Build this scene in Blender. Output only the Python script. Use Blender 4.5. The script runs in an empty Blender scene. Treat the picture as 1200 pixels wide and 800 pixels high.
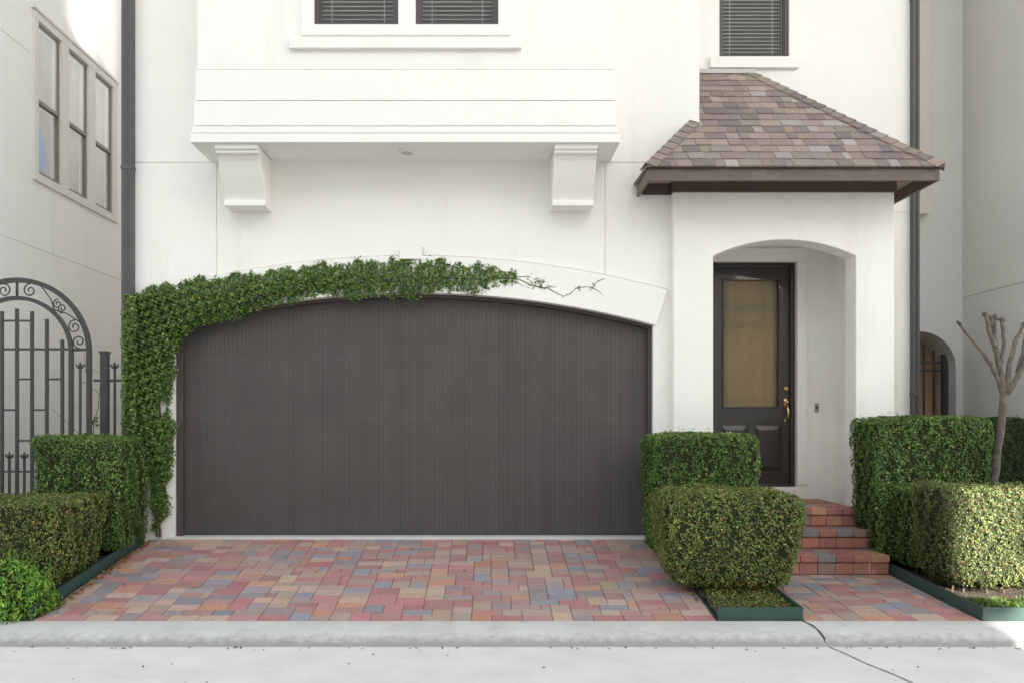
import bpy, bmesh, math, random
import numpy as np
from mathutils import Vector, Matrix
random.seed(7); RNG = np.random.default_rng(7)
S = bpy.context.scene; COL = S.collection
R = math.radians

# ------------------------------------------------------------------ camera, sky, sun, exposure
EYE = 1.62; D = 8.5; F = 977.5            # metres, metres to the garage wall, focal length in 1200-wide pixels
cam_d = bpy.data.cameras.new('camera'); cam = bpy.data.objects.new('camera', cam_d); COL.objects.link(cam)
cam.location = (0, -D, EYE); cam.rotation_euler = (R(90), 0, 0)
cam_d.sensor_width = 36; cam_d.lens = F/1200*36; cam_d.shift_x = 30/1200; cam_d.shift_y = 92/1200
cam_d.clip_start = .05; cam_d.clip_end = 3000
S.camera = cam
SUN_AZ = (0.287, -0.958); SUN_EL = R(18)
w = bpy.data.worlds.new('World'); S.world = w; w.use_nodes = True
nt = w.node_tree; nt.nodes.clear()
sky = nt.nodes.new('ShaderNodeTexSky'); sky.sky_type = 'NISHITA'; sky.sun_disc = False
sky.sun_elevation = SUN_EL; sky.sun_rotation = math.atan2(SUN_AZ[0], SUN_AZ[1])
sky.dust_density = .8; sky.ozone_density = 1.0
hsv = nt.nodes.new('ShaderNodeHueSaturation'); hsv.inputs['Saturation'].default_value = .42
mul = nt.nodes.new('ShaderNodeMix'); mul.data_type = 'RGBA'; mul.blend_type = 'MULTIPLY'; mul.inputs[0].default_value = 1
mul.inputs[7].default_value = (1.0, .950, .872, 1)
bg = nt.nodes.new('ShaderNodeBackground'); bg.inputs[1].default_value = .15
wo = nt.nodes.new('ShaderNodeOutputWorld')
nt.links.new(sky.outputs[0], hsv.inputs['Color']); nt.links.new(hsv.outputs[0], mul.inputs[6])
nt.links.new(mul.outputs[2], bg.inputs[0]); nt.links.new(bg.outputs[0], wo.inputs[0])
sl = bpy.data.lights.new('sun', 'SUN'); sl.energy = 5; sl.angle = R(.4); sl.color = (1, .94, .84)
so = bpy.data.objects.new('sun', sl); COL.objects.link(so)
sd = Vector((SUN_AZ[0]*math.cos(SUN_EL), SUN_AZ[1]*math.cos(SUN_EL), math.sin(SUN_EL)))
so.rotation_euler = sd.to_track_quat('Z', 'Y').to_euler(); so.location = (6, -20, 25)
S.view_settings.view_transform = 'Standard'; S.view_settings.look = 'None'
S.view_settings.exposure = 2.03; S.view_settings.gamma = 1
S.cycles.max_bounces = 14; S.cycles.diffuse_bounces = 12

# ------------------------------------------------------------------ helpers
def X(px, Z): return (px-570)*Z/F            # measurements taken off the photo, at depth Z from the camera
def H(py, Z): return EYE+(492-py)*Z/F

LOC = {}
def reg(o, loc): LOC[o.name] = Vector(loc)
def tag(o, label=None, cat=None, group=None, kind=None):
    if label: o['label'] = label
    if cat: o['category'] = cat
    if group: o['group'] = group
    if kind: o['kind'] = kind
    return o
def empty(name, loc, label, cat, group=None):
    o = bpy.data.objects.new(name, None); COL.objects.link(o); o.location = loc; o.empty_display_size = .2
    reg(o, loc); return tag(o, label, cat, group)

class MB:
    def __init__(s): s.v = []; s.f = []; s.c = []; s.n = 0
    def add(s, vs, fs, col=(1, 1, 1)):
        b = s.n; s.v.extend([tuple(q) for q in vs]); s.n += len(vs)
        s.c.extend([tuple(col)+(1,)]*len(vs)); s.f.extend([tuple(b+i for i in f) for f in fs])
    def box(s, x0, x1, y0, y1, z0, z1, col=(1, 1, 1)):
        s.add([(x0,y0,z0),(x1,y0,z0),(x1,y1,z0),(x0,y1,z0),(x0,y0,z1),(x1,y0,z1),(x1,y1,z1),(x0,y1,z1)],
              [(0,3,2,1),(4,5,6,7),(0,1,5,4),(1,2,6,5),(2,3,7,6),(3,0,4,7)], col)
    def hexa(s, p, col=(1, 1, 1)):
        s.add(p, [(0,3,2,1),(4,5,6,7),(0,1,5,4),(1,2,6,5),(2,3,7,6),(3,0,4,7)], col)
    def prism(s, poly, a0, a1, axis='y', col=(1, 1, 1)):
        """poly in the plane across axis: (x,z) for y, (y,z) for x, (x,y) for z"""
        def m(p, a): return {'y': (p[0], a, p[1]), 'x': (a, p[0], p[1]), 'z': (p[0], p[1], a)}[axis]
        n = len(poly)
        s.add([m(p, a0) for p in poly]+[m(p, a1) for p in poly],
              [tuple(range(n)), tuple(range(2*n-1, n-1, -1))]+[(i, i+n, (i+1) % n+n, (i+1) % n) for i in range(n)], col)
    def tube(s, pts, r, k=6, col=(1, 1, 1), cap=True):
        pts = [Vector(p) for p in pts]; n = len(pts)
        rs = r if hasattr(r, '__len__') else [r]*n
        vs = []; up = None
        for i, p in enumerate(pts):
            t = (pts[min(i+1, n-1)]-pts[max(i-1, 0)]).normalized()
            if up is None:
                up = Vector((0, 0, 1)) if abs(t.z) < .9 else Vector((0, 1, 0))
            a = t.cross(up).normalized(); b = a.cross(t).normalized(); up = b
            for j in range(k):
                th = 2*math.pi*(j+.5)/k
                vs.append(p+(a*math.cos(th)+b*math.sin(th))*rs[i])
        fs = [(i*k+j, i*k+(j+1) % k, (i+1)*k+(j+1) % k, (i+1)*k+j) for i in range(n-1) for j in range(k)]
        if cap: fs += [tuple(range(k-1, -1, -1)), tuple((n-1)*k+j for j in range(k))]
        s.add(vs, fs, col)
    def ball(s, c, r, k=8, col=(1, 1, 1), sc=(1, 1, 1), jit=0):
        vs = []; fs = []
        m = k//2+1
        for i in range(m+1):
            a = math.pi*i/m
            for j in range(k):
                b = 2*math.pi*j/k; q = r*(1+jit*random.uniform(-1, 1))
                vs.append((c[0]+q*sc[0]*math.sin(a)*math.cos(b), c[1]+q*sc[1]*math.sin(a)*math.sin(b), c[2]+q*sc[2]*math.cos(a)))
        for i in range(m):
            for j in range(k): fs.append((i*k+j, (i+1)*k+j, (i+1)*k+(j+1) % k, i*k+(j+1) % k))
        s.add(vs, fs, col)
    def build(s, name, mat, parent=None, smooth=False, bevel=0, origin=None):
        me = bpy.data.meshes.new(name)
        vs = np.array(s.v, dtype=float).reshape(-1, 3)
        if parent is not None: off = LOC[parent.name]
        elif origin is not None: off = Vector(origin)
        else: off = Vector(((vs[:,0].min()+vs[:,0].max())/2, (vs[:,1].min()+vs[:,1].max())/2, vs[:,2].min()))
        vs = vs-np.array(off)
        me.from_pydata(vs.tolist(), [], s.f)
        if any(c != (1, 1, 1, 1) for c in s.c):
            at = me.color_attributes.new('col', 'FLOAT_COLOR', 'POINT'); at.data.foreach_set('color', np.array(s.c, dtype=np.float32).ravel())
        me.materials.append(mat)
        bm = bmesh.new(); bm.from_mesh(me); bmesh.ops.recalc_face_normals(bm, faces=bm.faces); bm.to_mesh(me); bm.free()
        if smooth: me.polygons.foreach_set('use_smooth', [True]*len(me.polygons))
        o = bpy.data.objects.new(name, me); COL.objects.link(o)
        if parent is not None: o.parent = parent
        else: o.location = off
        reg(o, off)
        if bevel:
            b = o.modifiers.new('bevel', 'BEVEL'); b.width = bevel; b.segments = 2; b.limit_method = 'ANGLE'; b.angle_limit = R(40)
        return o

def cut(o, cutters):
    """boolean-subtract MB solids from o, baked into its mesh"""
    off = LOC[o.name]; tmp = []
    bev = [(m.width) for m in o.modifiers if m.type == 'BEVEL']
    for m in list(o.modifiers): o.modifiers.remove(m)
    mw_parent, o.parent = o.parent, None
    loc0 = o.location.copy(); o.location = off
    for c in cutters:
        q = c.build('cutter', MATS['void'], origin=(0, 0, 0)); tmp.append(q)
        md = o.modifiers.new('b', 'BOOLEAN'); md.operation = 'DIFFERENCE'; md.solver = 'EXACT'; md.object = q
    dg = bpy.context.evaluated_depsgraph_get(); dg.update()
    me = bpy.data.meshes.new_from_object(o.evaluated_get(dg))
    for m in list(o.modifiers): o.modifiers.remove(m)
    mats = [m for m in o.data.materials]
    o.data = me; me.materials.clear()
    for m in mats: me.materials.append(m)
    me.polygons.foreach_set('material_index', [0]*len(me.polygons))
    o.parent = mw_parent; o.location = loc0
    for q in tmp: bpy.data.objects.remove(q)
    for wd in bev:
        b = o.modifiers.new('bevel', 'BEVEL'); b.width = wd; b.segments = 2; b.limit_method = 'ANGLE'; b.angle_limit = R(40)

# ------------------------------------------------------------------ materials
MATS = {}
def mat(name, color=(.5,.5,.5), rough=.7, metal=0, bump=0, bscale=40, var=0, vscale=3, attr=False, spec=.5, translucent=0, detail=4, coat=0, stain=None, dist=.02):
    m = bpy.data.materials.new(name); m.use_nodes = True; n = m.node_tree.nodes; l = m.node_tree.links
    p = n['Principled BSDF']; p.inputs['Roughness'].default_value = rough; p.inputs['Metallic'].default_value = metal
    p.inputs['Specular IOR Level'].default_value = spec; p.inputs['Coat Weight'].default_value = coat
    p.inputs['Base Color'].default_value = (*color, 1)
    tc = n.new('ShaderNodeNewGeometry'); src = None
    if attr:
        a = n.new('ShaderNodeAttribute'); a.attribute_name = 'col'; src = a.outputs['Color']
    if var:
        no = n.new('ShaderNodeTexNoise'); no.inputs['Scale'].default_value = vscale; no.inputs['Detail'].default_value = 6; no.inputs['Roughness'].default_value = .6
        l.new(tc.outputs['Position'], no.inputs['Vector'])
        mr = n.new('ShaderNodeMapRange'); mr.inputs['From Min'].default_value = .3; mr.inputs['From Max'].default_value = .7
        mr.inputs['To Min'].default_value = 1-var; mr.inputs['To Max'].default_value = 1+var
        l.new(no.outputs['Fac'], mr.inputs['Value'])
        mx = n.new('ShaderNodeMix'); mx.data_type = 'RGBA'; mx.blend_type = 'MULTIPLY'; mx.inputs[0].default_value = 1
        if src: l.new(src, mx.inputs[6])
        else: mx.inputs[6].default_value = (*color, 1)
        l.new(mr.outputs['Result'], mx.inputs[7]); src = mx.outputs[2]
    if stain:                      # darker blotches with a shape of their own: (colour, scale, threshold, amount, stretch)
        sc_, ss, th, am, st = stain
        mp = n.new('ShaderNodeMapping'); mp.inputs['Scale'].default_value = st; l.new(tc.outputs['Position'], mp.inputs['Vector'])
        no = n.new('ShaderNodeTexNoise'); no.inputs['Scale'].default_value = ss; no.inputs['Detail'].default_value = 8; no.inputs['Roughness'].default_value = .65
        l.new(mp.outputs[0], no.inputs['Vector'])
        mr = n.new('ShaderNodeMapRange'); mr.inputs['From Min'].default_value = th; mr.inputs['From Max'].default_value = th+.18; mr.inputs['To Max'].default_value = am
        l.new(no.outputs['Fac'], mr.inputs['Value'])
        mx = n.new('ShaderNodeMix'); mx.data_type = 'RGBA'; mx.inputs[7].default_value = (*sc_, 1)
        if src: l.new(src, mx.inputs[6])
        else: mx.inputs[6].default_value = (*color, 1)
        l.new(mr.outputs['Result'], mx.inputs[0]); src = mx.outputs[2]
    if src: l.new(src, p.inputs['Base Color'])
    if bump:
        no = n.new('ShaderNodeTexNoise'); no.inputs['Scale'].default_value = bscale; no.inputs['Detail'].default_value = detail
        l.new(tc.outputs['Position'], no.inputs['Vector'])
        b = n.new('ShaderNodeBump'); b.inputs['Strength'].default_value = bump; b.inputs['Distance'].default_value = dist
        l.new(no.outputs['Fac'], b.inputs['Height']); l.new(b.outputs[0], p.inputs['Normal'])
    if translucent:
        t = n.new('ShaderNodeBsdfTranslucent'); ms = n.new('ShaderNodeMixShader'); ms.inputs[0].default_value = translucent
        if src: l.new(src, t.inputs['Color'])
        else: t.inputs['Color'].default_value = (*color, 1)
        l.new(p.outputs[0], ms.inputs[1]); l.new(t.outputs[0], ms.inputs[2]); l.new(ms.outputs[0], n['Material Output'].inputs[0])
    MATS[name] = m; return m
def glass(name, refl=.12, tint=(1,1,1), rough=.0, wav=0):
    m = bpy.data.materials.new(name); m.use_nodes = True; n = m.node_tree.nodes; l = m.node_tree.links
    n.remove(n['Principled BSDF'])
    t = n.new('ShaderNodeBsdfTransparent'); t.inputs[0].default_value = (*tint, 1)
    g = n.new('ShaderNodeBsdfGlossy'); g.inputs['Roughness'].default_value = rough; g.inputs['Color'].default_value = (.95,.97,1,1)
    fr = n.new('ShaderNodeFresnel'); fr.inputs[0].default_value = 1.5
    ad = n.new('ShaderNodeMath'); ad.operation = 'ADD'; ad.use_clamp = True; ad.inputs[1].default_value = refl
    ms = n.new('ShaderNodeMixShader')
    if wav:
        tc = n.new('ShaderNodeNewGeometry'); no = n.new('ShaderNodeTexNoise'); no.inputs['Scale'].default_value = 1.3; no.inputs['Detail'].default_value = 1
        b = n.new('ShaderNodeBump'); b.inputs['Strength'].default_value = wav; b.inputs['Distance'].default_value = .02
        l.new(tc.outputs['Position'], no.inputs['Vector']); l.new(no.outputs['Fac'], b.inputs['Height']); l.new(b.outputs[0], g.inputs['Normal'])
    ge = n.new('ShaderNodeNewGeometry'); iv = n.new('ShaderNodeMath'); iv.operation = 'SUBTRACT'; iv.inputs[0].default_value = 1; l.new(ge.outputs['Backfacing'], iv.inputs[1])
    mu = n.new('ShaderNodeMath'); mu.operation = 'MULTIPLY'; l.new(ad.outputs[0], mu.inputs[0]); l.new(iv.outputs[0], mu.inputs[1])
    l.new(fr.outputs[0], ad.inputs[0]); l.new(mu.outputs[0], ms.inputs[0]); l.new(t.outputs[0], ms.inputs[1]); l.new(g.outputs[0], ms.inputs[2])
    l.new(ms.outputs[0], n['Material Output'].inputs[0]); MATS[name] = m; return m

mat('void', (.02,.02,.02))
STUCCO = mat('white_stucco', (.835,.825,.79), .85, bump=.6, bscale=48, var=.03, vscale=.9, spec=.3, stain=((.64,.61,.55), 1.3, .56, .34, (1.7,1.7,.30)), dist=.006, detail=8)
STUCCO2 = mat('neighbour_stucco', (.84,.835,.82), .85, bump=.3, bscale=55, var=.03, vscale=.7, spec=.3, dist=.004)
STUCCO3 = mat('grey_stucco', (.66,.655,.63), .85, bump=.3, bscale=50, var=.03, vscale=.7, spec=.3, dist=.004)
TRIM = mat('white_trim', (.835,.825,.79), .7, bump=.15, bscale=40, var=.015, vscale=2, dist=.003)
GDOOR = mat('garage_paint', (.077,.071,.070), .55, attr=True, var=.08, vscale=2.2, bump=.1, bscale=30, spec=.3, dist=.003, stain=((.098,.093,.090), 2.0, .55, .5, (3,3,.25)))
JAMB = mat('brown_jamb', (.062,.050,.046), .5, var=.1, vscale=4)
BROWN = mat('brown_metal', (.115,.082,.068), .42, var=.16, vscale=5, spec=.5, stain=((.19,.15,.13), 3.5, .52, .6, (1,1,2.2)))
PIPE = mat('downspout_paint', (.082,.078,.080), .45, var=.08, vscale=3)
SOFFIT = mat('soffit_tan', (.42,.33,.25), .7, var=.06)
SHING = mat('shingle', rough=.95, attr=True, bump=.6, bscale=220, var=.16, vscale=60, spec=.2, dist=.004)
PAVER = mat('paver', rough=.85, attr=True, bump=.5, bscale=120, var=.14, vscale=35, spec=.3, dist=.004, stain=((.38,.28,.25), 2.2, .44, .35, (1,1,1)))
BRICK = mat('step_brick', rough=.85, attr=True, bump=.5, bscale=120, var=.16, vscale=30, spec=.3, dist=.004)
JOINT = mat('joint_sand', (.21,.165,.145), .95, bump=.4, bscale=90, dist=.004)
ROAD = mat('road_concrete', (.70,.685,.66), .9, bump=.6, bscale=90, var=.07, vscale=2.3, dist=.004, stain=((.59,.58,.56), 1.7, .52, .55, (1,2.5,1)))
KERB = mat('kerb_concrete', (.56,.56,.54), .9, bump=.5, bscale=80, var=.09, vscale=3, dist=.005, stain=((.36,.36,.35), 9.0, .52, .45, (.7,2,3)))
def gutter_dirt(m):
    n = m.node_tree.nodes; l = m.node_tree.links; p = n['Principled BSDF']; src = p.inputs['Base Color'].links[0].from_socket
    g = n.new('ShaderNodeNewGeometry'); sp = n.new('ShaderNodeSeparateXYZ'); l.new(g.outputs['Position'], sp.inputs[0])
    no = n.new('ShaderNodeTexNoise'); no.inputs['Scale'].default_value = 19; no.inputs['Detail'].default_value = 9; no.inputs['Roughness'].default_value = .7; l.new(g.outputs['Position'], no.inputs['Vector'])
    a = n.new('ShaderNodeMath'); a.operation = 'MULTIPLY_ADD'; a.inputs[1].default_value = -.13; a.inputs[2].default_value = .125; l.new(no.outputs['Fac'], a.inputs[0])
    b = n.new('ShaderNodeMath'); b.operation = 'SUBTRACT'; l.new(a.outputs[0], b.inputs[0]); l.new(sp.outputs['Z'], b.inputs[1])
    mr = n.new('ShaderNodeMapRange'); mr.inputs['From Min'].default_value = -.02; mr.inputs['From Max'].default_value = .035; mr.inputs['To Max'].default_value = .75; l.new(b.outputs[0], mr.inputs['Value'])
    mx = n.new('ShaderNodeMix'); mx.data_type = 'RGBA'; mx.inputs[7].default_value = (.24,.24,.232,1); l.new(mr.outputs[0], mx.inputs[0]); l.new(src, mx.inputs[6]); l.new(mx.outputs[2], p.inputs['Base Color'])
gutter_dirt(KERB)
CRACK = mat('crack', (.07,.065,.06), .95)
SOIL = mat('soil', (.085,.062,.046), 1, bump=1, bscale=45, var=.35, vscale=25, dist=.03)
GROUND = mat('ground_soil', (.16,.15,.12), 1, bump=.6, bscale=20, var=.2, vscale=.8, dist=.02)
EDGE = mat('green_edging', (.030,.070,.060), .5, var=.12, vscale=8)
LEAF = mat('leaf', rough=.42, attr=True, spec=.35, translucent=.28)
BARK = mat('bark', (.145,.120,.105), .85, bump=.8, bscale=40, var=.4, vscale=16, dist=.012, stain=((.42,.38,.33), 9.0, .56, .7, (1,1,.6)))
TWIG = mat('twig', (.09,.070,.050), .9, var=.3, vscale=20)
CORE = mat('hedge_inside', (.045,.052,.026), 1, bump=1, bscale=60, var=.4, vscale=30, spec=.1, dist=.03)
IRON = mat('wrought_iron', (.042,.038,.042), .5, var=.1, vscale=10)
DOORP = mat('door_paint', (.031,.025,.024), .33, var=.08, vscale=3, coat=.2)
BRASS = mat('brass', (.83,.62,.36), .25, metal=1)
WFRAME = mat('window_frame_dark', (.072,.060,.066), .5)
BLIND = mat('blind_slat', (.62,.60,.52), .6)
ROOM = mat('dark_room', (.022,.027,.025), .9)
CURT = mat('tan_curtain', (.33,.245,.125), .8, var=.12, vscale=2.5, stain=((.12,.13,.05), 2.2, .50, .5, (.6,.6,2.4)))
WHITEP = mat('white_plastic', (.8,.8,.78), .4)
DARKP = mat('dark_plastic', (.06,.06,.06), .4)
BROWNW = mat('brown_wall', (.50,.32,.21), .85, var=.12, vscale=2, bump=.3, bscale=20, dist=.01)
SASH = mat('sash_cream', (.66,.645,.61), .5)
LINEN = mat('pale_curtain', (.36,.35,.33), .9, var=.15, vscale=5)
BLUE = mat('blue_cloth', (.02,.22,.60), .8, var=.1, vscale=9)
GLASS = glass('window_glass', .02)
GLASSL = glass('side_window_glass', .30, wav=.35)
GLASSD = glass('door_glass', .0, (.95,.93,.88), rough=.32, wav=.4)

# ------------------------------------------------------------------ setting: ground, road, kerb
Y0K = -2.22      # back edge of kerb
mb = MB(); mb.add([(-400,-400,-.03),(400,-400,-.03),(400,400,-.03),(-400,400,-.03)], [(0,1,2,3)])
tag(mb.build('ground', GROUND, origin=(0,0,0)), kind='structure')
mb = MB(); mb.add([(-40,-12.5,0),(40,-12.5,0),(40,-2.53,0),(-40,-2.53,0)], [(0,1,2,3)])
road = tag(mb.build('road', ROAD, origin=(0,-7,0)), kind='structure')
prof = [(-2.545,-.02),(-2.53,.004),(-2.524,.026),(-2.512,.046),(-2.49,.064),(-2.45,.080),(-2.40,.092),(-2.33,.103),(-2.235,.112),(-2.22,.110),(-2.22,-.02)]
mb = MB(); NX = 220
xs = np.linspace(-16, 16, NX+1)
vs = []; fs = []
for i, x in enumerate(xs):
    for j, (y, z) in enumerate(prof):
        jt = .0022 if 0 < j < 8 else 0
        vs.append((x, y+random.uniform(-jt, jt), z+random.uniform(-jt, jt)*.7))
n = len(prof)
for i in range(NX):
    for j in range(n-1): fs.append((i*n+j, (i+1)*n+j, (i+1)*n+j+1, i*n+j+1))
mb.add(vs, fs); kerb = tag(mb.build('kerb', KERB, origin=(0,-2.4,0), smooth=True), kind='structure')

def ribbon(pts, w, z_up):
    m = MB(); vs = []
    for i, p in enumerate(pts):
        a = Vector(pts[max(i-1,0)]); b = Vector(pts[min(i+1,len(pts)-1)]); t = (b-a).normalized(); s = Vector((t.y,-t.x,0))
        if s.length < .2: s = Vector((1,0,0))
        s.normalize(); q = w*random.uniform(.6,1.3)/2
        vs += [Vector(p)+s*q+Vector((0,0,z_up)), Vector(p)-s*q+Vector((0,0,z_up))]
    m.add(vs, [(2*i,2*i+1,2*i+3,2*i+2) for i in range(len(pts)-1)]); return m
def kz(y):
    for (a, za), (b, zb) in zip(prof[1:], prof[2:]):
        if a <= y <= b: return za+(zb-za)*(y-a)/(b-a)
    return 0
ck = []
for t in np.linspace(0, 1, 16):
    y = -2.24-.285*t; ck.append((2.375+.07*t+.012*math.sin(t*5), y, kz(y)))
j1 = ribbon(ck, .014, .004).build('crack', CRACK, kerb)
ck = [(2.445+.21*t+.006*math.sin(t*11), -2.54-.95*t, 0) for t in np.linspace(0, 1, 18)]
ck += [(2.655+.3*t, -3.49-1.6*t, 0) for t in np.linspace(.1, 1, 10)]
ribbon(ck, .010, .004).build('crack', CRACK, road)

def gz(y): return .112+.305*(y-Y0K)/2.22            # driveway surface
def wz(y): return .112+.084*(y-Y0K)/1.41            # walkway surface

# pavers: random ashlar packing of small blocks, every block a chamfered solid with its own colour
PCOL = [((0.420,0.201,0.195),5),((0.394,0.223,0.210),4),((0.454,0.325,0.257),4),((0.405,0.310,0.262),3),((0.264,0.264,0.298),3),((0.312,0.264,0.271),2.5),((0.478,0.261,0.185),1.4)]
def pick(tab):
    r = random.uniform(0, sum(wt for _, wt in tab))
    for c, wt in tab:
        r -= wt
        if r <= 0: break
    k = random.uniform(.86, 1.14)
    return tuple(min(.9, q*k*random.uniform(.96, 1.04)) for q in c)
def pave(name, x0, x1, y0, y1, zf, u=.0765):
    nx = int(round((x1-x0)/u)); ny = int(round((y1-y0)/.056)); ux = (x1-x0)/nx; uy = (y1-y0)/ny
    occ = np.zeros((nx+3, ny+3), bool); occ[nx:] = True; occ[:, ny:] = True
    mb = MB(); last = None
    for j in range(ny):
        for i in range(nx):
            if occ[i, j]: continue
            opts = [(3,2),(3,2),(3,2),(2,2),(2,2),(2,2),(2,3),(2,3),(3,3),(2,1),(1,2),(3,1),(1,1)]
            random.shuffle(opts); opts.sort(key=lambda q: q[0]*q[1] <= 3)
            for a, b in opts:
                if i+a > nx or j+b > ny or occ[i:i+a, j:j+b].any(): continue
                if i+a < nx and not occ[i+a, j] and (i+a+1 >= nx+1 or occ[i+a+1, j]) and a*b > 3 and (a, b) != opts[-1] and random.random() < .85 and a == 2: continue
                break
            else:
                a = b = 1
            occ[i:i+a, j:j+b] = True
            g = .002; ch = .004
            xa, xb = x0+i*ux+g, x0+(i+a)*ux-g; ya, yb = y0+j*uy+g, y0+(j+b)*uy-g
            dz = random.uniform(-.0018, .0018); c = pick(PCOL)
            tl = random.uniform(-.0015, .0015)
            ring = lambda ins, dd: [(x, y, zf(y)+dz+dd+(tl if x > (xa+xb)/2 else -tl)) for x, y in ((xa+ins,ya+ins),(xb-ins,ya+ins),(xb-ins,yb-ins),(xa+ins,yb-ins))]
            v = ring(0, -.03)+ring(0, -ch)+ring(ch, 0)
            mb.add(v, [(0,1,5,4),(1,2,6,5),(2,3,7,6),(3,0,4,7),(4,5,9,8),(5,6,10,9),(6,7,11,10),(7,4,8,11),(8,9,10,11)], c)
    o = mb.build(name, PAVER, origin=((x0+x1)/2, (y0+y1)/2, zf(y0)))
    tag(o, kind='structure')
    m2 = MB(); m2.add([(x0,y0,zf(y0)-.009),(x1,y0,zf(y0)-.009),(x1,y1,zf(y1)-.009),(x0,y1,zf(y1)-.009)], [(0,1,2,3)])
    m2.build('joint_bed', JOINT, o)
    return o
drive = pave('driveway', -3.42, 1.735, Y0K+.004, -.035, gz)
walk = pave('path', 2.395, 3.725, Y0K+.004, -.80, wz)
mb = MB(); mb.box(-3.25, 1.735, -.033, .34, .30, .432)
tag(mb.build('garage_threshold', mat('threshold', (.62,.62,.60), .8, var=.05, vscale=6), bevel=.006), kind='structure')

def bed(name, x0, x1, zf, y0=Y0K+.004, y1=.9, nx=40, ny=26):
    mb = MB(); vs = []
    for j in range(ny+1):
        for i in range(nx+1):
            x = x0+(x1-x0)*i/nx; y = y0+(y1-y0)*j/ny
            vs.append((x, y, zf(min(y, 0))+random.uniform(-.012, .012)+.01*math.sin(3*x+2*y)))
    mb.add(vs, [(j*(nx+1)+i, j*(nx+1)+i+1, (j+1)*(nx+1)+i+1, (j+1)*(nx+1)+i) for j in range(ny) for i in range(nx)])
    return tag(mb.build(name, SOIL, origin=((x0+x1)/2, y0, zf(y0))), kind='structure')
bed('soil_bed', -12, -3.47, lambda y: gz(y)+.01, y1=6, ny=40, nx=60)
bed('soil_bed', 1.75, 2.37, lambda y: gz(y)+.01, y1=-.02)
bed('soil_bed', 3.77, 12, lambda y: wz(y)+.02, y1=3, ny=34, nx=60)

# garden edging strips
def edging(label, runs):
    o = empty('garden_edging', (runs[0][0][0], runs[0][0][1], runs[0][0][2]), label, 'garden edging', 'green metal edging round the beds')
    for (a, b, h) in runs:
        a = Vector(a); b = Vector(b); t = (b-a).normalized(); s = Vector((t.y, -t.x, 0)).normalized()*.006
        m = MB(); m.hexa([a-s,b-s,b+s,a+s,a-s+Vector((0,0,h)),b-s+Vector((0,0,h)),b+s+Vector((0,0,h)),a+s+Vector((0,0,h))])
        m.build('strip', EDGE, o)
edging('dark green metal edging between the left hedges and the driveway', [((-3.445,Y0K+.01,gz(Y0K)-.02),(-3.445,-.1,gz(-.1)-.02),.115)])
edging('dark green metal edging round the narrow bed between driveway and brick path', [
    ((1.745,Y0K+.012,gz(Y0K)-.02),(1.745,-.05,gz(-.05)-.02),.03), ((1.745,Y0K+.012,gz(Y0K)-.02),(2.385,Y0K+.012,gz(Y0K)-.02),.118), ((2.385,Y0K+.018,gz(Y0K)-.02),(2.385,-.85,wz(-.85)-.02),.118)])
edging('green metal edging of the right bed, its front strip catching the sun', [
    ((3.742,Y0K+.012,wz(Y0K)-.02),(3.742,-.75,wz(-.75)-.02),.118), ((3.742,Y0K+.012,wz(Y0K)-.02),(9.0,Y0K+.012,wz(Y0K)-.02),.118)])

# ------------------------------------------------------------------ the white house
YC = .85                                     # entry wall plane
house = empty('house', (0, 0, .4), 'white stucco house with dark arched garage door, overhanging bay and brown tiled entry roof', 'house')
ZG = 4.24                                    # level of the stucco groove
GX0, GX1, GXC = -3.19, 1.70, -.745
ARC = 9.44; ATOP = 2.907
def arch(xc, r, ztop, x0, x1, n=40):
    return [(x, ztop-(r-math.sqrt(r*r-(x-xc)**2))) for x in np.linspace(x0, x1, n)]
w_ = MB(); w_.box(-3.70, 2.17, 0, 14, -.1, 9.2); wall = w_.build('wall', STUCCO, house)
def cbox(*a): m = MB(); m.box(*a); return m
gc = MB(); pts = arch(GXC, ARC, ATOP, GX0, GX1)
gc.prism([(GX0, .0)]+pts+[(GX1, .0)], -.5, .35)
gw = .013; gd = .012
cuts = [gc,
    cbox(-3.9, X(250,8.5), -.5, gd, ZG-gw/2, ZG+gw/2), cbox(X(710,8.5), 2.3, -.5, gd, ZG-gw/2, ZG+gw/2),
    cbox(X(254,8.5)-gw/2, X(254,8.5)+gw/2, -.5, gd, 2.9, ZG-.012), cbox(X(709,8.5)-gw/2, X(709,8.5)+gw/2, -.5, gd, 3.02, ZG-.012)]
rg = MB(); oo = arch(GXC, ARC+.390, ATOP+.390, X(184,8.5), X(783.5,8.5), 60); oi = arch(GXC, ARC+.374, ATOP+.374, X(184,8.5), X(783.5,8.5), 60)
rg.prism(oo+oi[::-1], -.5, .012)
rk = cbox(X(467.6,8.5), X(496.4,8.5), -.5, .012, H(303,8.5), H(289.6,8.5))
cut(wall, cuts+[rg, rk])
w_ = MB(); w_.box(2.17, 4.83, YC, 14, -.1, 9.2); wall2 = w_.build('wall', STUCCO, house)
DX0, DX1, DZ0, DZ1 = 2.40, 3.48, .872, 3.39
WX0, WX1, WZ0, WZ1 = X(843,9.35), X(925,9.35), H(68,9.35), 7.25
cut(wall2, [cbox(DX0, DX1, YC-.4, YC+.3, DZ0, DZ1), cbox(WX0, WX1, YC-.4, YC+.35, WZ0, WZ1),
            cbox(4.0, 5.2, YC-.4, YC+gd, H(249,9.35)-gw/2, H(249,9.35)+gw/2)])
m = MB(); m.box(-3.85, 4.98, -.75, 14.2, 9.2, 9.45); m.build('roof', BROWN, house)

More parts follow.
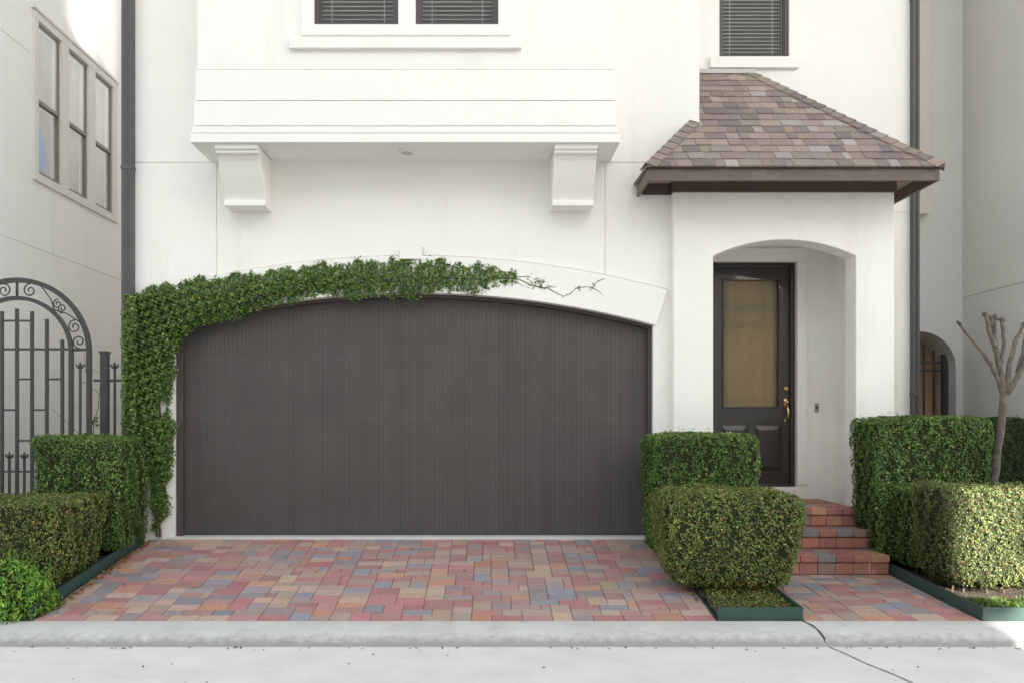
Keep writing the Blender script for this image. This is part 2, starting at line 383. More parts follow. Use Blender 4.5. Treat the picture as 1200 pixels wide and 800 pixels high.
# arch trim with keystone
m = MB()
po = arch(GXC, ARC+.375, ATOP+.375, X(186,8.5), X(782,8.5), 50); pi_ = arch(GXC, ARC, ATOP, GX0-.02, X(768,8.5), 50)
m.prism(po+pi_[::-1], -.038, .002); tr = m.build('arch_trim', TRIM, house, bevel=.006)
m = MB(); m.prism([(X(469,8.5),H(305,8.5)),(X(469,8.5),H(291,8.5)),(X(495,8.5),H(291,8.5)),(X(495,8.5),H(305,8.5))], -.062, -.037)
m.build('keystone', TRIM, tr, bevel=.005)

# garage door: arched frame and grooved panel
m = MB(); fo = arch(GXC, ARC, ATOP-.002, GX0+.004, GX1-.004); fi = arch(GXC, ARC-.035, ATOP-.035, GX0+.07, GX1-.04)
m.prism([(GX0+.004,.43)]+fo+[(GX1-.004,.43),(GX1-.04,.43)]+fi[::-1]+[(GX0+.07,.43)], .07, .2)
m.build('garage_door_frame', JAMB, house, bevel=.006)
m = MB(); pitch = .0445; x = GX0+.03; prof2 = []
while x < GX1-.03:
    prof2 += [(x, .138), (x+.0022, .1402), (x+.0044, .138)]; x += pitch
prof2.append((GX1-.03, .138))
vs = []
zs = [.445, 1.02, 1.026, 1.63, 1.636, 2.255, 2.262, 2.95]
for k, z in enumerate(zs):
    for (a, b) in prof2: vs.append((a, b, z))
n = len(prof2)
fs = [(k*n+i, k*n+i+1, (k+1)*n+i+1, (k+1)*n+i) for k in range(len(zs)-1) for i in range(n-1)]
gd_o = MB(); gd_o.add(vs, fs); n3 = n//3; tone = [random.gauss(1, .035) for _ in range(n3+2)]
gd_o.c = [tuple(q*tone[(i % n)//3] for q in (.080,.073,.071))+(1,) for i in range(len(vs))]
gdoor = gd_o.build('garage_door', GDOOR, house)
sm = MB(); 
for z in (1.023, 1.633, 2.2585): sm.box(GX0+.09, GX1-.07, .1365, .1376, z-.0018, z+.0018)
sm.build('section_seam', mat('seam', (.11,.105,.10), .6), gdoor)
sm = MB(); sm.box(GX0+.085, GX1-.06, .128, .137, .433, .455); sm.build('bottom_seal', DARKP, gdoor)

# bay
BX0, BX1 = -2.757, 1.212; BY = -.545
m = MB(); m.box(BX0, BX1, BY, .0, 4.96, 9.15); bay = m.build('bay', STUCCO, house, bevel=.006)
WB = [(X(368,7.955), X(467,7.955)), (X(487,7.955), X(584,7.955))]; WBZ = H(30,7.955)
cut(bay, [cbox(a, b, BY-.3, BY+.32, WBZ, 6.95) for a, b in WB])
for (z0, z1, o_) in ((4.660,4.952,.018), (4.416,4.651,.028), (4.344,4.407,.040), (4.249,4.335,.056)):
    m = MB(); m.box(BX0-o_, BX1+o_, BY-o_*.8, .001, z0, z1)
    tb = m.build('bay_band', TRIM, bay, bevel=.007)
    if z0 < 4.3: cut(tb, [cbox(BX0+.12, BX1-.12, BY+.12, -.045, 4.2, 4.262)])
# corbels
cp = [(0,4.249),(-.545,4.249),(-.545,4.205),(-.515,4.198),(-.515,4.175),(-.47,4.16),(-.435,4.12),(-.40,4.06),(-.36,3.99),(-.315,3.92),(-.275,3.86),(-.245,3.81),(-.235,3.785),(-.255,3.78),(-.255,3.735),(0,3.735)]
for a in (-2.595, .652):
    m = MB(); m.prism(cp, a, a+.41, 'x'); m.build('corbel', TRIM, house, bevel=.006)
m = MB(); m.tube([(-.78,-.30,4.262),(-.78,-.30,4.238)], .085, 20); sl_ = m.build('soffit_light', WHITEP, house)
m = MB(); m.tube([(-.78,-.30,4.2379),(-.78,-.30,4.2345)], .055, 16); m.build('lens', mat('lens', (.5,.5,.47), .3), sl_)

# windows
def window(x0, x1, z0, z1, y, parent, casing=None, sill=None, pitch=.042, group=None):
    m = MB(); fw = .042
    m.box(x0+.002,x0+fw,y+.03,y+.09,z0+.002,z1-.002); m.box(x1-fw,x1-.002,y+.03,y+.09,z0+.002,z1-.002)
    m.box(x0+fw,x1-fw,y+.03,y+.09,z0+.002,z0+fw); m.box(x0+fw,x1-fw,y+.03,y+.09,z1-fw,z1-.002)
    m.box(x0+fw,x0+fw+.014,y+.045,y+.08,z0+fw,z1-fw); m.box(x1-fw-.014,x1-fw,y+.045,y+.08,z0+fw,z1-fw)
    zm = z0+(z1-z0)*.55
    m.box(x0+fw+.014,x1-fw-.014,y+.04,y+.085,zm,zm+.04)
    wn = m.build('window', WFRAME, parent)
    m = MB(); m.box(x0+fw+.014,x1-fw-.014,y+.06,y+.064,z0+fw,zm); m.box(x0+fw+.014,x1-fw-.014,y+.06,y+.064,zm+.04,z1-fw); m.build('pane', GLASS, wn)
    m = MB(); z = z0+.075
    while z < z1-.05:
        m.hexa([(x0+.055,y+.125,z),(x1-.055,y+.125,z),(x1-.055,y+.141,z+.001),(x0+.055,y+.141,z+.001),
                (x0+.055,y+.125,z+.003),(x1-.055,y+.125,z+.003),(x1-.055,y+.141,z+.004),(x0+.055,y+.141,z+.004)]); z += pitch
    for xx in (x0+.15, x1-.15): m.box(xx-.002, xx+.002, y+.120, y+.1225, z0+.06, z1-.05)
    m.box(x0+.055, x1-.055, y+.12, y+.16, z0+.045, z0+.062)
    m.build('blind', BLIND, wn)
    m = MB(); m.box(x0+.003,x1-.003,y+.25,y+.27,z0+.003,z1-.003); m.build('dark_room', ROOM, wn)
    return wn
for a, b in WB: window(a, b, WBZ, 6.95, BY, house)
# casing round the pair, and sill
m = MB(); y0 = BY-.022
ca, cb = X(354,7.955), X(598,7.955)
m.box(ca, WB[0][0], y0, BY+.001, WBZ-.10, 7.08); m.box(WB[1][1], cb, y0, BY+.001, WBZ-.10, 7.08); m.box(WB[0][1], WB[1][0], y0, BY+.001, WBZ, 6.95)
m.box(WB[0][0], WB[1][1], y0, BY+.001, WBZ-.10, WBZ); m.box(WB[0][0], WB[1][1], y0, BY+.001, 6.95, 7.08)
m.build('window_casing', TRIM, house)
m = MB(); m.box(X(340,7.95), X(611,7.95), BY-.05, BY+.001, H(56,7.9), H(43,7.9)); m.build('window_sill', TRIM, house, bevel=.005)
window(WX0, WX1, WZ0, WZ1, YC, house)
m = MB(); m.box(X(832,9.32), X(936,9.32), YC-.045, YC+.001, H(80,9.32), WZ0-.002); m.build('window_sill', TRIM, house, bevel=.005)

# downspouts
def downspout(x0, x1, y, z0, z1):
    m = MB(); m.box(x0, x1, y-.085, y-.006, z0, z1)
    for k in range(3): m.box(x0+.02+k*(x1-x0-.04)/3+.004, x0+.02+(k+1)*(x1-x0-.04)/3-.004, y-.090, y-.084, z0, z1)
    d = m.build('downspout', PIPE, house, bevel=.006)
    for z in (1.9, 4.15, 6.3): 
        m = MB(); m.box(x0-.004, x1+.004, y-.094, y-.001, z, z+.035); m.build('strap', PIPE, d)
downspout(-3.685, -3.575, 0, .45, 9.15)
downspout(4.745, 4.815, YC, .3, 9.15)

# porch: front wall with arch, side return, ceiling
PY = -.10; PX0, PX1, PZ = 1.88, 4.11, 3.906
OX0, OX1 = 2.286, 3.721
m = MB(); m.box(PX0, PX1, PY, .16, .0, PZ+.1); porch = m.build('porch_wall', STUCCO, house, bevel=.012)
c = MB(); c.prism([(OX0, -.3)]+arch((OX0+OX1)/2, 1.66, 3.433, OX0, OX1, 28)+[(OX1, -.3)], -.6, .6); cut(porch, [c])
m = MB(); m.box(3.90, PX1-.001, .161, YC, .0, PZ+.1); m.box(2.172, 3.899, .161, YC-.001, 3.56, 3.62); m.build('porch_side', STUCCO, house)

# front door
FD = empty('tmp', (0,0,0), '', ''); bpy.data.objects.remove(FD)
y = YC+.05
m = MB(); m.box(DX0+.002, DX0+.05, y, y+.12, DZ0+.002, DZ1-.002); m.box(DX1-.05, DX1-.002, y, y+.12, DZ0+.002, DZ1-.002)
m.box(DX0+.05, DX1-.05, y, y+.12, DZ1-.05, DZ1-.002); m.box(DX0+.05, DX1-.05, y, y+.16, DZ0+.002, DZ0+.03)
m.build('door_frame', DOORP, house, bevel=.004)
sx0, sx1, sz0, sz1 = DX0+.052, DX1-.052, DZ0+.032, DZ1-.052
gx0, gx1, gz0, gz1 = X(849,9.42), X(913,9.42), H(476,9.42), H(328,9.42)
m = MB(); m.box(sx0, sx1, y+.04, y+.085, sz0, sz1); fdoor = m.build('front_door', DOORP, house)
cut(fdoor, [cbox(gx0, gx1, y-.1, y+.2, gz0, gz1), cbox(gx0-.04, (gx0+gx1)/2-.03, y-.1, y+.055, 1.03, 1.58), cbox((gx0+gx1)/2+.03, gx1+.04, y-.1, y+.055, 1.03, 1.58)])
m = MB()
for a, b in ((gx0-.04, (gx0+gx1)/2-.03), ((gx0+gx1)/2+.03, gx1+.04)):
    m.hexa([(a+.02,y+.0545,1.05),(b-.02,y+.0545,1.05),(b-.02,y+.0545,1.56),(a+.02,y+.0545,1.56),(a+.06,y+.037,1.10),(b-.06,y+.037,1.10),(b-.06,y+.037,1.51),(a+.06,y+.037,1.51)])
m.build('raised_panel', DOORP, fdoor)
m = MB()
for (a, b, c_, d) in ((gx0-.022,gx0,gz0-.022,gz1+.022),(gx1,gx1+.022,gz0-.022,gz1+.022),(gx0,gx1,gz0-.022,gz0),(gx0,gx1,gz1,gz1+.022)): m.box(a,b,y+.028,y+.0405,c_,d)
m.build('glass_moulding', DOORP, fdoor, bevel=.004)
m = MB(); m.box(gx0+.001, gx1-.001, y+.058, y+.064, gz0+.001, gz1-.001); m.build('pane', GLASSD, fdoor)
m = MB(); nn = 26
vs = []; 
for k in range(nn+1):
    xx = gx0-.02+(gx1-gx0+.04)*k/nn; yy = y+.14+.010*math.sin(k*1.25)
    vs += [(xx, yy, gz0-.05), (xx, yy, gz1+.05)]
m.add(vs, [(2*k, 2*k+2, 2*k+3, 2*k+1) for k in range(nn)]); m.build('curtain', CURT, fdoor, smooth=True)
m = MB(); m.box(DX0+.003, DX1-.003, y+.20, y+.22, DZ0+.003, DZ1-.003); m.build('dark_room', ROOM, fdoor)
hx = X(922, 9.4)
m = MB(); m.tube([(hx,y+.04,H(455,9.4)),(hx,y+.005,H(455,9.4))], [.034,.028], 16); m.ball((hx,y+.004,H(455,9.4)), .018, 10); m.build('deadbolt', BRASS, fdoor, smooth=True)
hz = H(469, 9.4)
m = MB(); m.tube([(hx,y+.04,hz),(hx,y+.015,hz)], [.034,.028], 16); m.box(hx-.020,hx+.020,y+.028,y+.0395,hz-.08,hz+.02)
m.tube([(hx,y+.02,hz-.005),(hx,y-.022,hz-.02)], [.012,.016], 8)
m.tube([(hx,y+.03,hz-.045),(hx,y-.02,hz-.06),(hx,y-.042,hz-.10),(hx,y-.045,hz-.15),(hx,y-.03,hz-.20),(hx,y+.03,hz-.225)], [.008,.010,.012,.011,.009,.009], 8)
m.tube([(hx,y+.04,hz-.225),(hx,y+.022,hz-.225)], [.022,.018], 12); m.build('handle', BRASS, fdoor, smooth=True)
# white casing round the door on the entry wall
m = MB(); cw = .115; yy = YC-.022
m.box(DX1, DX1+cw, yy, YC+.001, DZ0+.03, DZ1); m.box(DX0-.1, DX0, yy, YC+.001, DZ0+.03, DZ1); m.box(DX0-.1, DX1+cw, yy, YC+.001, DZ1, DZ1+.12)
m.box(DX0-.1, DX1+cw+.012, yy-.014, YC+.001, DZ1+.12, DZ1+.145)
m.build('door_casing', TRIM, house, bevel=.004)
m = MB(); m.box(X(959,9.3)-.02, X(959,9.3)+.02, YC-.012, YC+.001, 1.71, 1.81); db = m.build('doorbell', mat('bell_plate', (.35,.32,.28), .4, metal=.5), house, bevel=.003)
m = MB(); m.ball((X(959,9.3), YC-.014, 1.765), .013, 10); m.build('button', DARKP, db)

# porch roof
EX0, EX1, EY, EZ = 1.53, 4.30, -.59, 4.02
TX1, TZ = 2.965, 5.50
HT = (.62)/(YC-EY+.03)
HIP = (EX0-.02+.62*.93, 0, EZ+(TZ-EZ)*HT)      # where the left hip dies into the garage wall
TX0 = 2.171
SHC = [((0.287,0.235,0.211),5),((0.255,0.211,0.196),5),((0.335,0.274,0.240),3),((0.215,0.180,0.172),3),((0.358,0.324,0.302),1.5),((0.300,0.239,0.201),2)]
def clip(poly, a, b):
    out = []; (ax, ay), (bx, by) = a, b
    side = lambda p: (bx-ax)*(p[1]-ay)-(by-ay)*(p[0]-ax)
    for i in range(len(poly)):
        p, q = poly[i], poly[(i+1) % len(poly)]; sp, sq = side(p), side(q)
        if sp >= 0: out.append(p)
        if sp*sq < 0:
            t = sp/(sp-sq); out.append((p[0]+(q[0]-p[0])*t, p[1]+(q[1]-p[1])*t))
    return out
roof = MB()
def slope(O, U, P, pieces=None):
    """O eave corner, U along the eave, P the polygon of the slope in 3-D (counter-clockwise from outside)"""
    O = Vector(O); U = Vector(U).normalized(); N = (Vector(P[1])-Vector(P[0])).cross(Vector(P[2])-Vector(P[0])).normalized()
    if N.z < 0: N = -N
    V = N.cross(U).normalized()
    if V.z < 0: V = -V
    poly = [((Vector(p)-O).dot(U), (Vector(p)-O).dot(V)) for p in P]
    ar = sum(poly[i][0]*poly[(i+1) % len(poly)][1]-poly[(i+1) % len(poly)][0]*poly[i][1] for i in range(len(poly)))
    if ar < 0: poly = poly[::-1]
    def to2(Q):
        q = [((Vector(p)-O).dot(U), (Vector(p)-O).dot(V)) for p in Q]
        a = sum(q[i][0]*q[(i+1) % len(q)][1]-q[(i+1) % len(q)][0]*q[i][1] for i in range(len(q)))
        return q[::-1] if a < 0 else q
    polys = [to2(Q) for Q in pieces] if pieces else [poly]
    u0 = min(p[0] for p in poly); u1 = max(p[0] for p in poly); v1 = max(p[1] for p in poly)
    ex = .136; r = 0; v = -.02
    while v < v1:
        u = u0-random.uniform(0, .2)
        while u < u1:
            wdt = random.choice((.07,.10,.13,.15,.17,.21)); c = pick(SHC)
            hi = random.choice((0, 0, .004))
            t0 = [(u+.002, v), (u+wdt-.002, v), (u+wdt-.002, v+ex+.012), (u+.002, v+ex+.012)]
            for pl in polys:
                t = t0
                for i in range(len(pl)):
                    if t: t = clip(t, pl[i], pl[(i+1) % len(pl)]) if r or pl[i][1] > .01 or pl[(i+1) % len(pl)][1] > .01 else t
                if len(t) < 3: continue
                top = [O+U*a+V*b+N*(.011+hi-.009*max(0, (b-v))/ex) for a, b in t]; bot = [O+U*a+V*b-N*.004 for a, b in t]
                k = len(t)
                roof.add(top+bot, [tuple(range(k))]+[(i, i+k, (i+1) % k+k, (i+1) % k) for i in range(k)], c)
            u += wdt
        v += ex; r += 1
A = (EX0-.01, EY-.03, EZ); B = (EX1+.005, EY-.03, EZ); T0 = (TX0, YC, TZ); T1 = (TX1, YC, TZ)
HR = tuple(Vector(B).lerp(Vector(T1), HT)); HL = (TX0, 0, HIP[2])
slope(A, (1,0,0), [A, B, T1, T0], [[A, B, HR, HIP], [HL, HR, T1, T0]])
slope((EX1+.02, YC, EZ), (0,-1,0), [(EX1+.02, YC, EZ), B, T1])
slope(A, (0,1,0), [A, (EX0-.02, -.001, EZ), HIP])
proof = empty('x', (0,0,0), '', ''); bpy.data.objects.remove(proof)
m = MB(); m.add([A, B, (EX1+.02, YC, EZ), (EX0-.02, 0, EZ), T0, T1, HIP, (TX0, 0, HIP[2]), (TX0, 0, EZ), (TX0, YC, EZ)], [(0,1,5,4,7,6),(1,2,5),(0,6,3),(3,6,7,8),(8,7,4,9),(9,4,5,2),(0,3,8,9,2,1)])
proof = m.build('porch_roof', SOFFIT, house)
roof.build('shingles', SHING, proof)
# hip caps
caps = MB()
def hipcaps(P, Q, n1, n2, w=.085):
    P = Vector(P); Q = Vector(Q); t = (Q-P).normalized(); L = (Q-P).length; k = int(L/.13)
    n1 = Vector(n1).normalized(); n2 = Vector(n2).normalized(); up = (n1+n2).normalized()
    s1 = n1.cross(t).normalized(); s2 = n2.cross(t).normalized()
    if s1.dot(s2) > 0: pass
    if s1.dot(n2) > 0: s1 = -s1
    if s2.dot(n1) > 0: s2 = -s2
    for i in range(k+1):
        a = P+t*(L*i/k-.01); b = P+t*min(L, L*(i+1)/k+.03); c = pick(SHC)
        l0, l1 = .032, .018
        v = [a+s1*w+n1*l0*.9, a+up*l0*1.15, a+s2*w+n2*l0*.9, b+s1*w+n1*l1*.9, b+up*l1*1.15, b+s2*w+n2*l1*.9]
        v2 = [q-up*.012 for q in v]
        caps.add(v+v2, [(0,1,4,3),(1,2,5,4),(0,6,7,1),(1,7,8,2),(0,3,9,6),(2,8,11,5),(3,4,10,9),(4,5,11,10)], c)
nf = Vector((0, -(TZ-EZ), YC-EY+.03)); nr = Vector((TZ-EZ, 0, EX1+.02-TX1)); nl = Vector((-(HIP[2]-EZ), 0, HIP[0]-EX0+.02))
hipcaps(B, T1, nf, nr); caps.build('hip_cap', SHING, proof)
caps = MB(); hipcaps(A, HIP, nl, nf); caps.build('hip_cap', SHING, proof)
m = MB(); m.box(2.18, TX1+.05, YC-.045, YC-.001, TZ-.015, TZ+.035); m.build('flashing', mat('flashing', (.42,.41,.39), .5, metal=.3), proof)
m = MB()
m.box(EX0, EX1, EY, EY+.025, EZ-.134, EZ-.012); m.box(EX0, EX0+.025, EY+.025, -.001, EZ-.134, EZ-.012); m.box(EX1-.025, EX1, EY+.025, YC-.001, EZ-.134, EZ-.012)
m.build('fascia', BROWN, proof, bevel=.004)
m = MB(); m.box(EX0-.012, EX1+.012, EY-.012, EY+.03, EZ-.012, EZ-.001); m.build('drip_edge', BROWN, proof)
m = MB(); m.box(PX0-.012, PX1+.012, PY-.028, PY+.2, PZ, EZ-.002); m.box(1.585, PX0-.013, -.028, .001, PZ, EZ-.002); m.build('frieze_board', mat('frieze', (.085,.06,.052), .5, var=.1), proof, bevel=.003)

# ------------------------------------------------------------------ brick steps
SBC = [((0.408,0.176,0.132),4),((0.363,0.163,0.141),3),((0.460,0.249,0.162),3),((0.296,0.209,0.186),2),((0.241,0.220,0.230),2),((0.325,0.138,0.138),2)]
steps = empty('brick_steps', (3.05, -.6, .2), 'three red brick steps up to the front door landing', 'steps')
def bstep(x0, x1, yf, yb, z0, z1, side=True):
    m = MB(); nb = int(round((x1-x0)/.163)); bw = (x1-x0)/nb
    m.box(x0+.012, x1-.012, yf+.035, yb, z0-.05, z1-.012, (.16,.13,.11))
    def br(xa, xb, ya, yb2, za, zb):
        c = pick(SBC); g = .003; ch = .006
        xa += g; xb -= g; ya += g if ya > yf+.1 else 0
        def ring(i, z): return [(xa+i, ya+i, z), (xb-i, ya+i, z), (xb-i, yb2-i, z), (xa+i, yb2-i, z)]
        v = ring(ch, za)+ring(0, za+ch)+ring(0, zb-ch)+ring(ch, zb)
        fs = [(0,1,2,3),(12,13,14,15)]
        for r in range(3):
            for k in range(4): fs.append((r*4+k, r*4+(k+1) % 4, r*4+4+(k+1) % 4, r*4+4+k))
        m.add(v, fs, c)
    for i in range(nb):
        a = x0+i*bw
        br(a, a+bw, yf, yf+.24, z1-.068, z1)
        br(a, a+bw, yf+.018, yf+.10, z0+.004, z1-.074)
    yy = yf+.245
    while yy < yb-.05:
        y2 = min(yb, yy+.12); xx = x0-random.uniform(0, .1)
        while xx < x1-.01:
            x2 = min(x1, xx+.235); br(max(xx, x0), x2, yy, y2, z1-.06, z1-random.uniform(0,.002)); xx = x2
        yy = y2+.003
    if side:
        yy = yf+.1
        while yy < yb-.02:
            y2 = min(yb, yy+.16); m.box(x1-.015, x1-.002, yy+.003, y2-.003, z0+.004, z1-.074, pick(SBC)); yy = y2
    return m.build('step', BRICK, steps)
bstep(2.40, 3.72, -.81, -.30, .19, .378)
bstep(2.40, 3.72, -.43, .0, .378, .560)
bstep(2.31, 3.72, -.16, .84, .560, .743)

# ------------------------------------------------------------------ neighbours
XL = -5.7
nl_h = empty('house', (XL-2, 5, .4), 'grey-white neighbour house at the left edge with three tall windows in its side wall', 'house')
m = MB(); m.box(XL-6, XL, .9, 15, 0, 9.5); lw = m.build('wall', STUCCO2, nl_h)
def ZL(px): return -XL*F/(570-px)
wy0, wy1 = ZL(40)-D, ZL(133)-D
zb_, zt_ = H(208, ZL(37)), H(14, ZL(40))
bays = [(ZL(43)-D, ZL(70)-D), (ZL(79)-D, ZL(102)-D), (ZL(110)-D, ZL(131)-D)]
zg = H(275, ZL(0)); zg2 = H(34, ZL(0))
cutsL = [cbox(XL-.3, XL+.2, a, b, zb_+.09, zt_-.09) for a, b in bays]
cutsL += [cbox(XL-.012, XL+.2, .5, 9.5, zg-.008, zg+.008), cbox(XL-.012, XL+.2, .5, wy0-.1, zg2-.008, zg2+.008),
          cbox(XL-.008, XL+.2, ZL(62)-D-.006, ZL(62)-D+.006, zg+.01, zb_-.05), cbox(XL-.008, XL+.2, ZL(102)-D-.006, ZL(102)-D+.006, zg+.01, zb_-.05)]
cut(lw, cutsL)
m = MB(); m.box(XL-.001, XL+.03, wy0-.04, wy1+.08, zb_-.02, zb_+.085); m.box(XL-.001, XL+.03, wy0-.04, wy1+.08, zt_-.085, zt_+.02)
m.box(XL-.001, XL+.045, wy0-.08, wy1+.12, zt_+.02, zt_+.06)
ed = [wy0-.04]+[q for ab in bays for q in ab]+[wy1+.08]
for k in range(0, 8, 2): m.box(XL-.001, XL+.028, ed[k], ed[k+1], zb_+.0851, zt_-.0851)
m.build('window_casing', SASH, nl_h, bevel=.004)
for k, (a, b) in enumerate(bays):
    z0, z1 = zb_+.09, zt_-.09; zm = z0+(z1-z0)*.47; fw = .022
    m = MB()
    m.box(XL-.05,XL-.004,a+.001,a+fw,z0,z1); m.box(XL-.05,XL-.004,b-fw,b-.001,z0,z1); m.box(XL-.05,XL-.004,a+fw,b-fw,z0,z0+.04); m.box(XL-.05,XL-.004,a+fw,b-fw,z1-.035,z1)
    m.box(XL-.05,XL-.001,a+fw,b-fw,zm,zm+.045)
    wn = m.build('window', mat('sash_brown', (.24,.205,.18), .5) if k == 0 else MATS['sash_brown'], nl_h)
    m = MB(); m.box(XL-.034,XL-.031,a+fw,b-fw,z0+.04,zm); m.box(XL-.016,XL-.013,a+fw,b-fw,zm+.045,z1-.035); m.build('pane', GLASSL, wn)
    m = MB(); m.box(XL-.16,XL-.15,a+.003,b-.003,z0+.003,z1-.003); m.build('dark_room', ROOM, wn)
    m = MB(); vs = []; nn = 18; c0, c1 = (a+.02, b-.01)
    for q in range(nn+1):
        yy = c0+(c1-c0)*q/nn; vs += [(XL-.115+.012*math.sin(q*1.9), yy, z0+.02), (XL-.115+.012*math.sin(q*1.9), yy, z1-.03)]
    m.add(vs, [(2*q,2*q+2,2*q+3,2*q+1) for q in range(nn)]); m.build('curtain', LINEN, wn, smooth=True)
m = MB(); m.prism([(bays[0][0]+.10+.05,zb_+.25),(bays[0][0]+.10+.05,zb_+.62),(bays[0][0]+.10+.12,zb_+.74),(bays[0][0]+.10+.24,zb_+.62),(bays[0][0]+.10+.30,zb_+.3),(bays[0][0]+.10+.22,zb_+.16),(bays[0][0]+.10+.12,zb_+.14)], XL-.092, XL-.075, 'x')
tag(m.build('hanging_cloth', BLUE), 'bright blue cloth hanging inside the nearest neighbour window', 'cloth')

XR = 5.94; YB = 1.9
rb = empty('house', (XR+2, 4, .3), 'grey stucco neighbour house at the right edge, blank side wall', 'house')
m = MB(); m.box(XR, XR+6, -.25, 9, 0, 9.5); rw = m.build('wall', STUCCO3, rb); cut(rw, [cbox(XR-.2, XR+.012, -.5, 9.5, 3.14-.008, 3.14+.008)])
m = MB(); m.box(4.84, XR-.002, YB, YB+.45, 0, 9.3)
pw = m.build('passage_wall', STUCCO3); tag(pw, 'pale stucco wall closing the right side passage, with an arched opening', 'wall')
c = MB(); xc = 5.40; rr = .455
c.prism([(xc-rr, -.3), (xc-rr, 2.27)]+[(xc-rr*math.cos(t), 2.27+rr*math.sin(t)) for t in np.linspace(.05, math.pi-.05, 20)]+[(xc+rr, 2.27), (xc+rr, -.3)], YB-.5, YB+.9)
cut(pw, [c])
m = MB(); m.box(4.842, X(1090,10.25), YB-.14, YB-.001, H(250,10.25), 9.25); m.build('projection', mat('beige_stucco', (.64,.60,.53), .85, var=.03, bump=.3, bscale=50, dist=.004), pw)
m = MB(); m.box(4.85, 5.935, YB+.47, YB+.6, 0, 3.4); tag(m.build('garden_wall', BROWNW), 'brown wall seen through the arched side gate', 'wall')
gt = empty('side_gate', (xc, YB+.2, .2), 'dark iron gate with upright bars inside the arched opening on the right', 'gate')
m = MB(); yy = YB+.2
m.box(X(1104,10.6), X(1110,10.6), yy-.03, yy+.03, .2, H(415,10.6)); m.build('gate_post', IRON, gt)
for k in range(8):
    m = MB(); x_ = X(1103,10.6)-.02-.125*(k+.6)
    if x_ < xc-rr: break
    m.box(x_-.010, x_+.010, yy-.01, yy+.01, .25, 2.27+math.sqrt(max(.01, rr*rr-(x_-xc)**2))-.12)
    m.build('bar', IRON, gt)
for z in (H(425,10.6), H(434,10.6), .5):
    m = MB(); m.box(xc-rr+.01, X(1104,10.6), yy-.012, yy+.012, z-.014, z+.014); m.build('rail', IRON, gt)

m = MB(); m.box(XL+.001, -3.702, 10.5, 10.7, 0, 2.4); tag(m.build('garden_wall', STUCCO2), 'pale wall closing the left side passage far behind the iron gate', 'wall')

# unseen block added behind camera to shade the facade, openings cut for sun patches
KAZ = SUN_AZ[0]/-SUN_AZ[1]; YS = -27.0; TE = math.tan(SUN_EL)*math.hypot(1, KAZ)
def sx(x, y): return x+(y-YS)*KAZ
def szz(y, z): return z+(y-YS)*TE
hx0 = sx(3.745, Y0K+.03); hxb = sx(3.77, -1.7)+.13; hx1 = hx0+2.2; hz0 = szz(-5, 0); hzm = szz(-1.95, .14); hz1 = szz(-1.12, 1.10)
top = szz(0, 7.3); topl = szz(5, 9.0)
sa0, sa1 = sx(XL, ZL(89)-D)-.01, sx(XL, ZL(110)-D)-.03; sb0, sb1 = sx(XL, ZL(117)-D)+.03, sx(XL, ZL(135)-D)+.02
sl1, sl2 = szz(3.35, 6.86), szz(4.0, 6.88)
XE = sb1+.5
ap = empty('shade_block', (0, YS-3, 0), 'unseen pale block added behind the viewer to shade the facade and shape the sun', 'blocker')
m = MB()
m.box(XE, hx0, YS-6, YS, 0, top); m.box(hx1, hx1+2.5, YS-.4, YS, 0, top); m.box(hx1+2.5, 34, YS-6, YS, 0, top); m.box(hx0, hx1, YS-6, YS, 0, hz0); m.box(hx0, hx1, YS-.4, YS, hz1, top)
m.box(hx0, hxb, YS-.4, YS, hzm, hz1)
m.box(-26, XE, YS-6, YS, 0, sl1); m.box(sb0, XE, YS-.3, YS, sl1, sl2); m.box(-26, sa0, YS-.3, YS, sl1, topl); m.box(sa1, sb0, YS-.06, YS, sl1, topl); m.box(sb1, XE, YS-.3, YS, sl2, topl)  # slots shaped to throw sun patches on the left neighbour's wall
m.box(10.6, 15.5, YS-5, YS-1.2, top, top+5.5)  # raised piece added to keep bright sky out of the entry window's reflection
m.build('wall', STUCCO, ap)
for zf in range(3):
    for xf in range(-24, 32, 4):
        if xf+.4 < hx1+.6 and xf+1.9 > hx0-.6: continue
        m = MB(); m.box(xf, xf+1.5, YS, YS+.05, 1.2+3*zf, 2.9+3*zf); m.build('window', mat('far_glass', (.06,.07,.08), .1) if 'far_glass' not in MATS else MATS['far_glass'], ap)

# ------------------------------------------------------------------ iron gate and fence on the left
ZI = 8.6; YI = ZI-D
gate = empty('iron_gate', (X(20,ZI), YI, .35), 'black wrought iron garden gate with round scrolled arch at the left edge', 'gate')
def gx(px): return X(px, ZI)
def gh(py): return H(py, ZI)
pp = 1/(F/ZI)
C = (gx(20), gh(413))
def sq(m, px, y0, y1, wpx=3.2, d=.012): m.box(gx(px)-wpx*pp/2, gx(px)+wpx*pp/2, YI-d, YI+d, gh(y1) if y1 else .3, gh(y0))
def arcbar(m, r, wd, a0=0, a1=math.pi, d=.016):
    vs = []; n = 40
    for k in range(n+1):
        a = a0+(a1-a0)*k/n
        for (rr_, yy) in ((r-wd/2, YI-d), (r+wd/2, YI-d), (r+wd/2, YI+d), (r-wd/2, YI+d)):
            vs.append((C[0]+rr_*math.cos(a), yy, C[1]+rr_*math.sin(a)))
    m.add(vs, [(k*4+j, k*4+(j+1) % 4, k*4+4+(j+1) % 4, k*4+4+j) for k in range(n) for j in range(4)])
RO, RI = 84.5*pp, 63.5*pp
m = MB(); arcbar(m, RO, 5.5*pp); arcbar(m, RI, 4.5*pp)
for s in (-1, 1):
    m.box(C[0]+s*RO-2.7*pp, C[0]+s*RO+2.7*pp, YI-.016, YI+.016, .3, C[1]); m.box(C[0]+s*RI-2.4*pp, C[0]+s*RI+2.4*pp, YI-.016, YI+.016, .3, C[1])
m.build('gate_frame', IRON, gate)
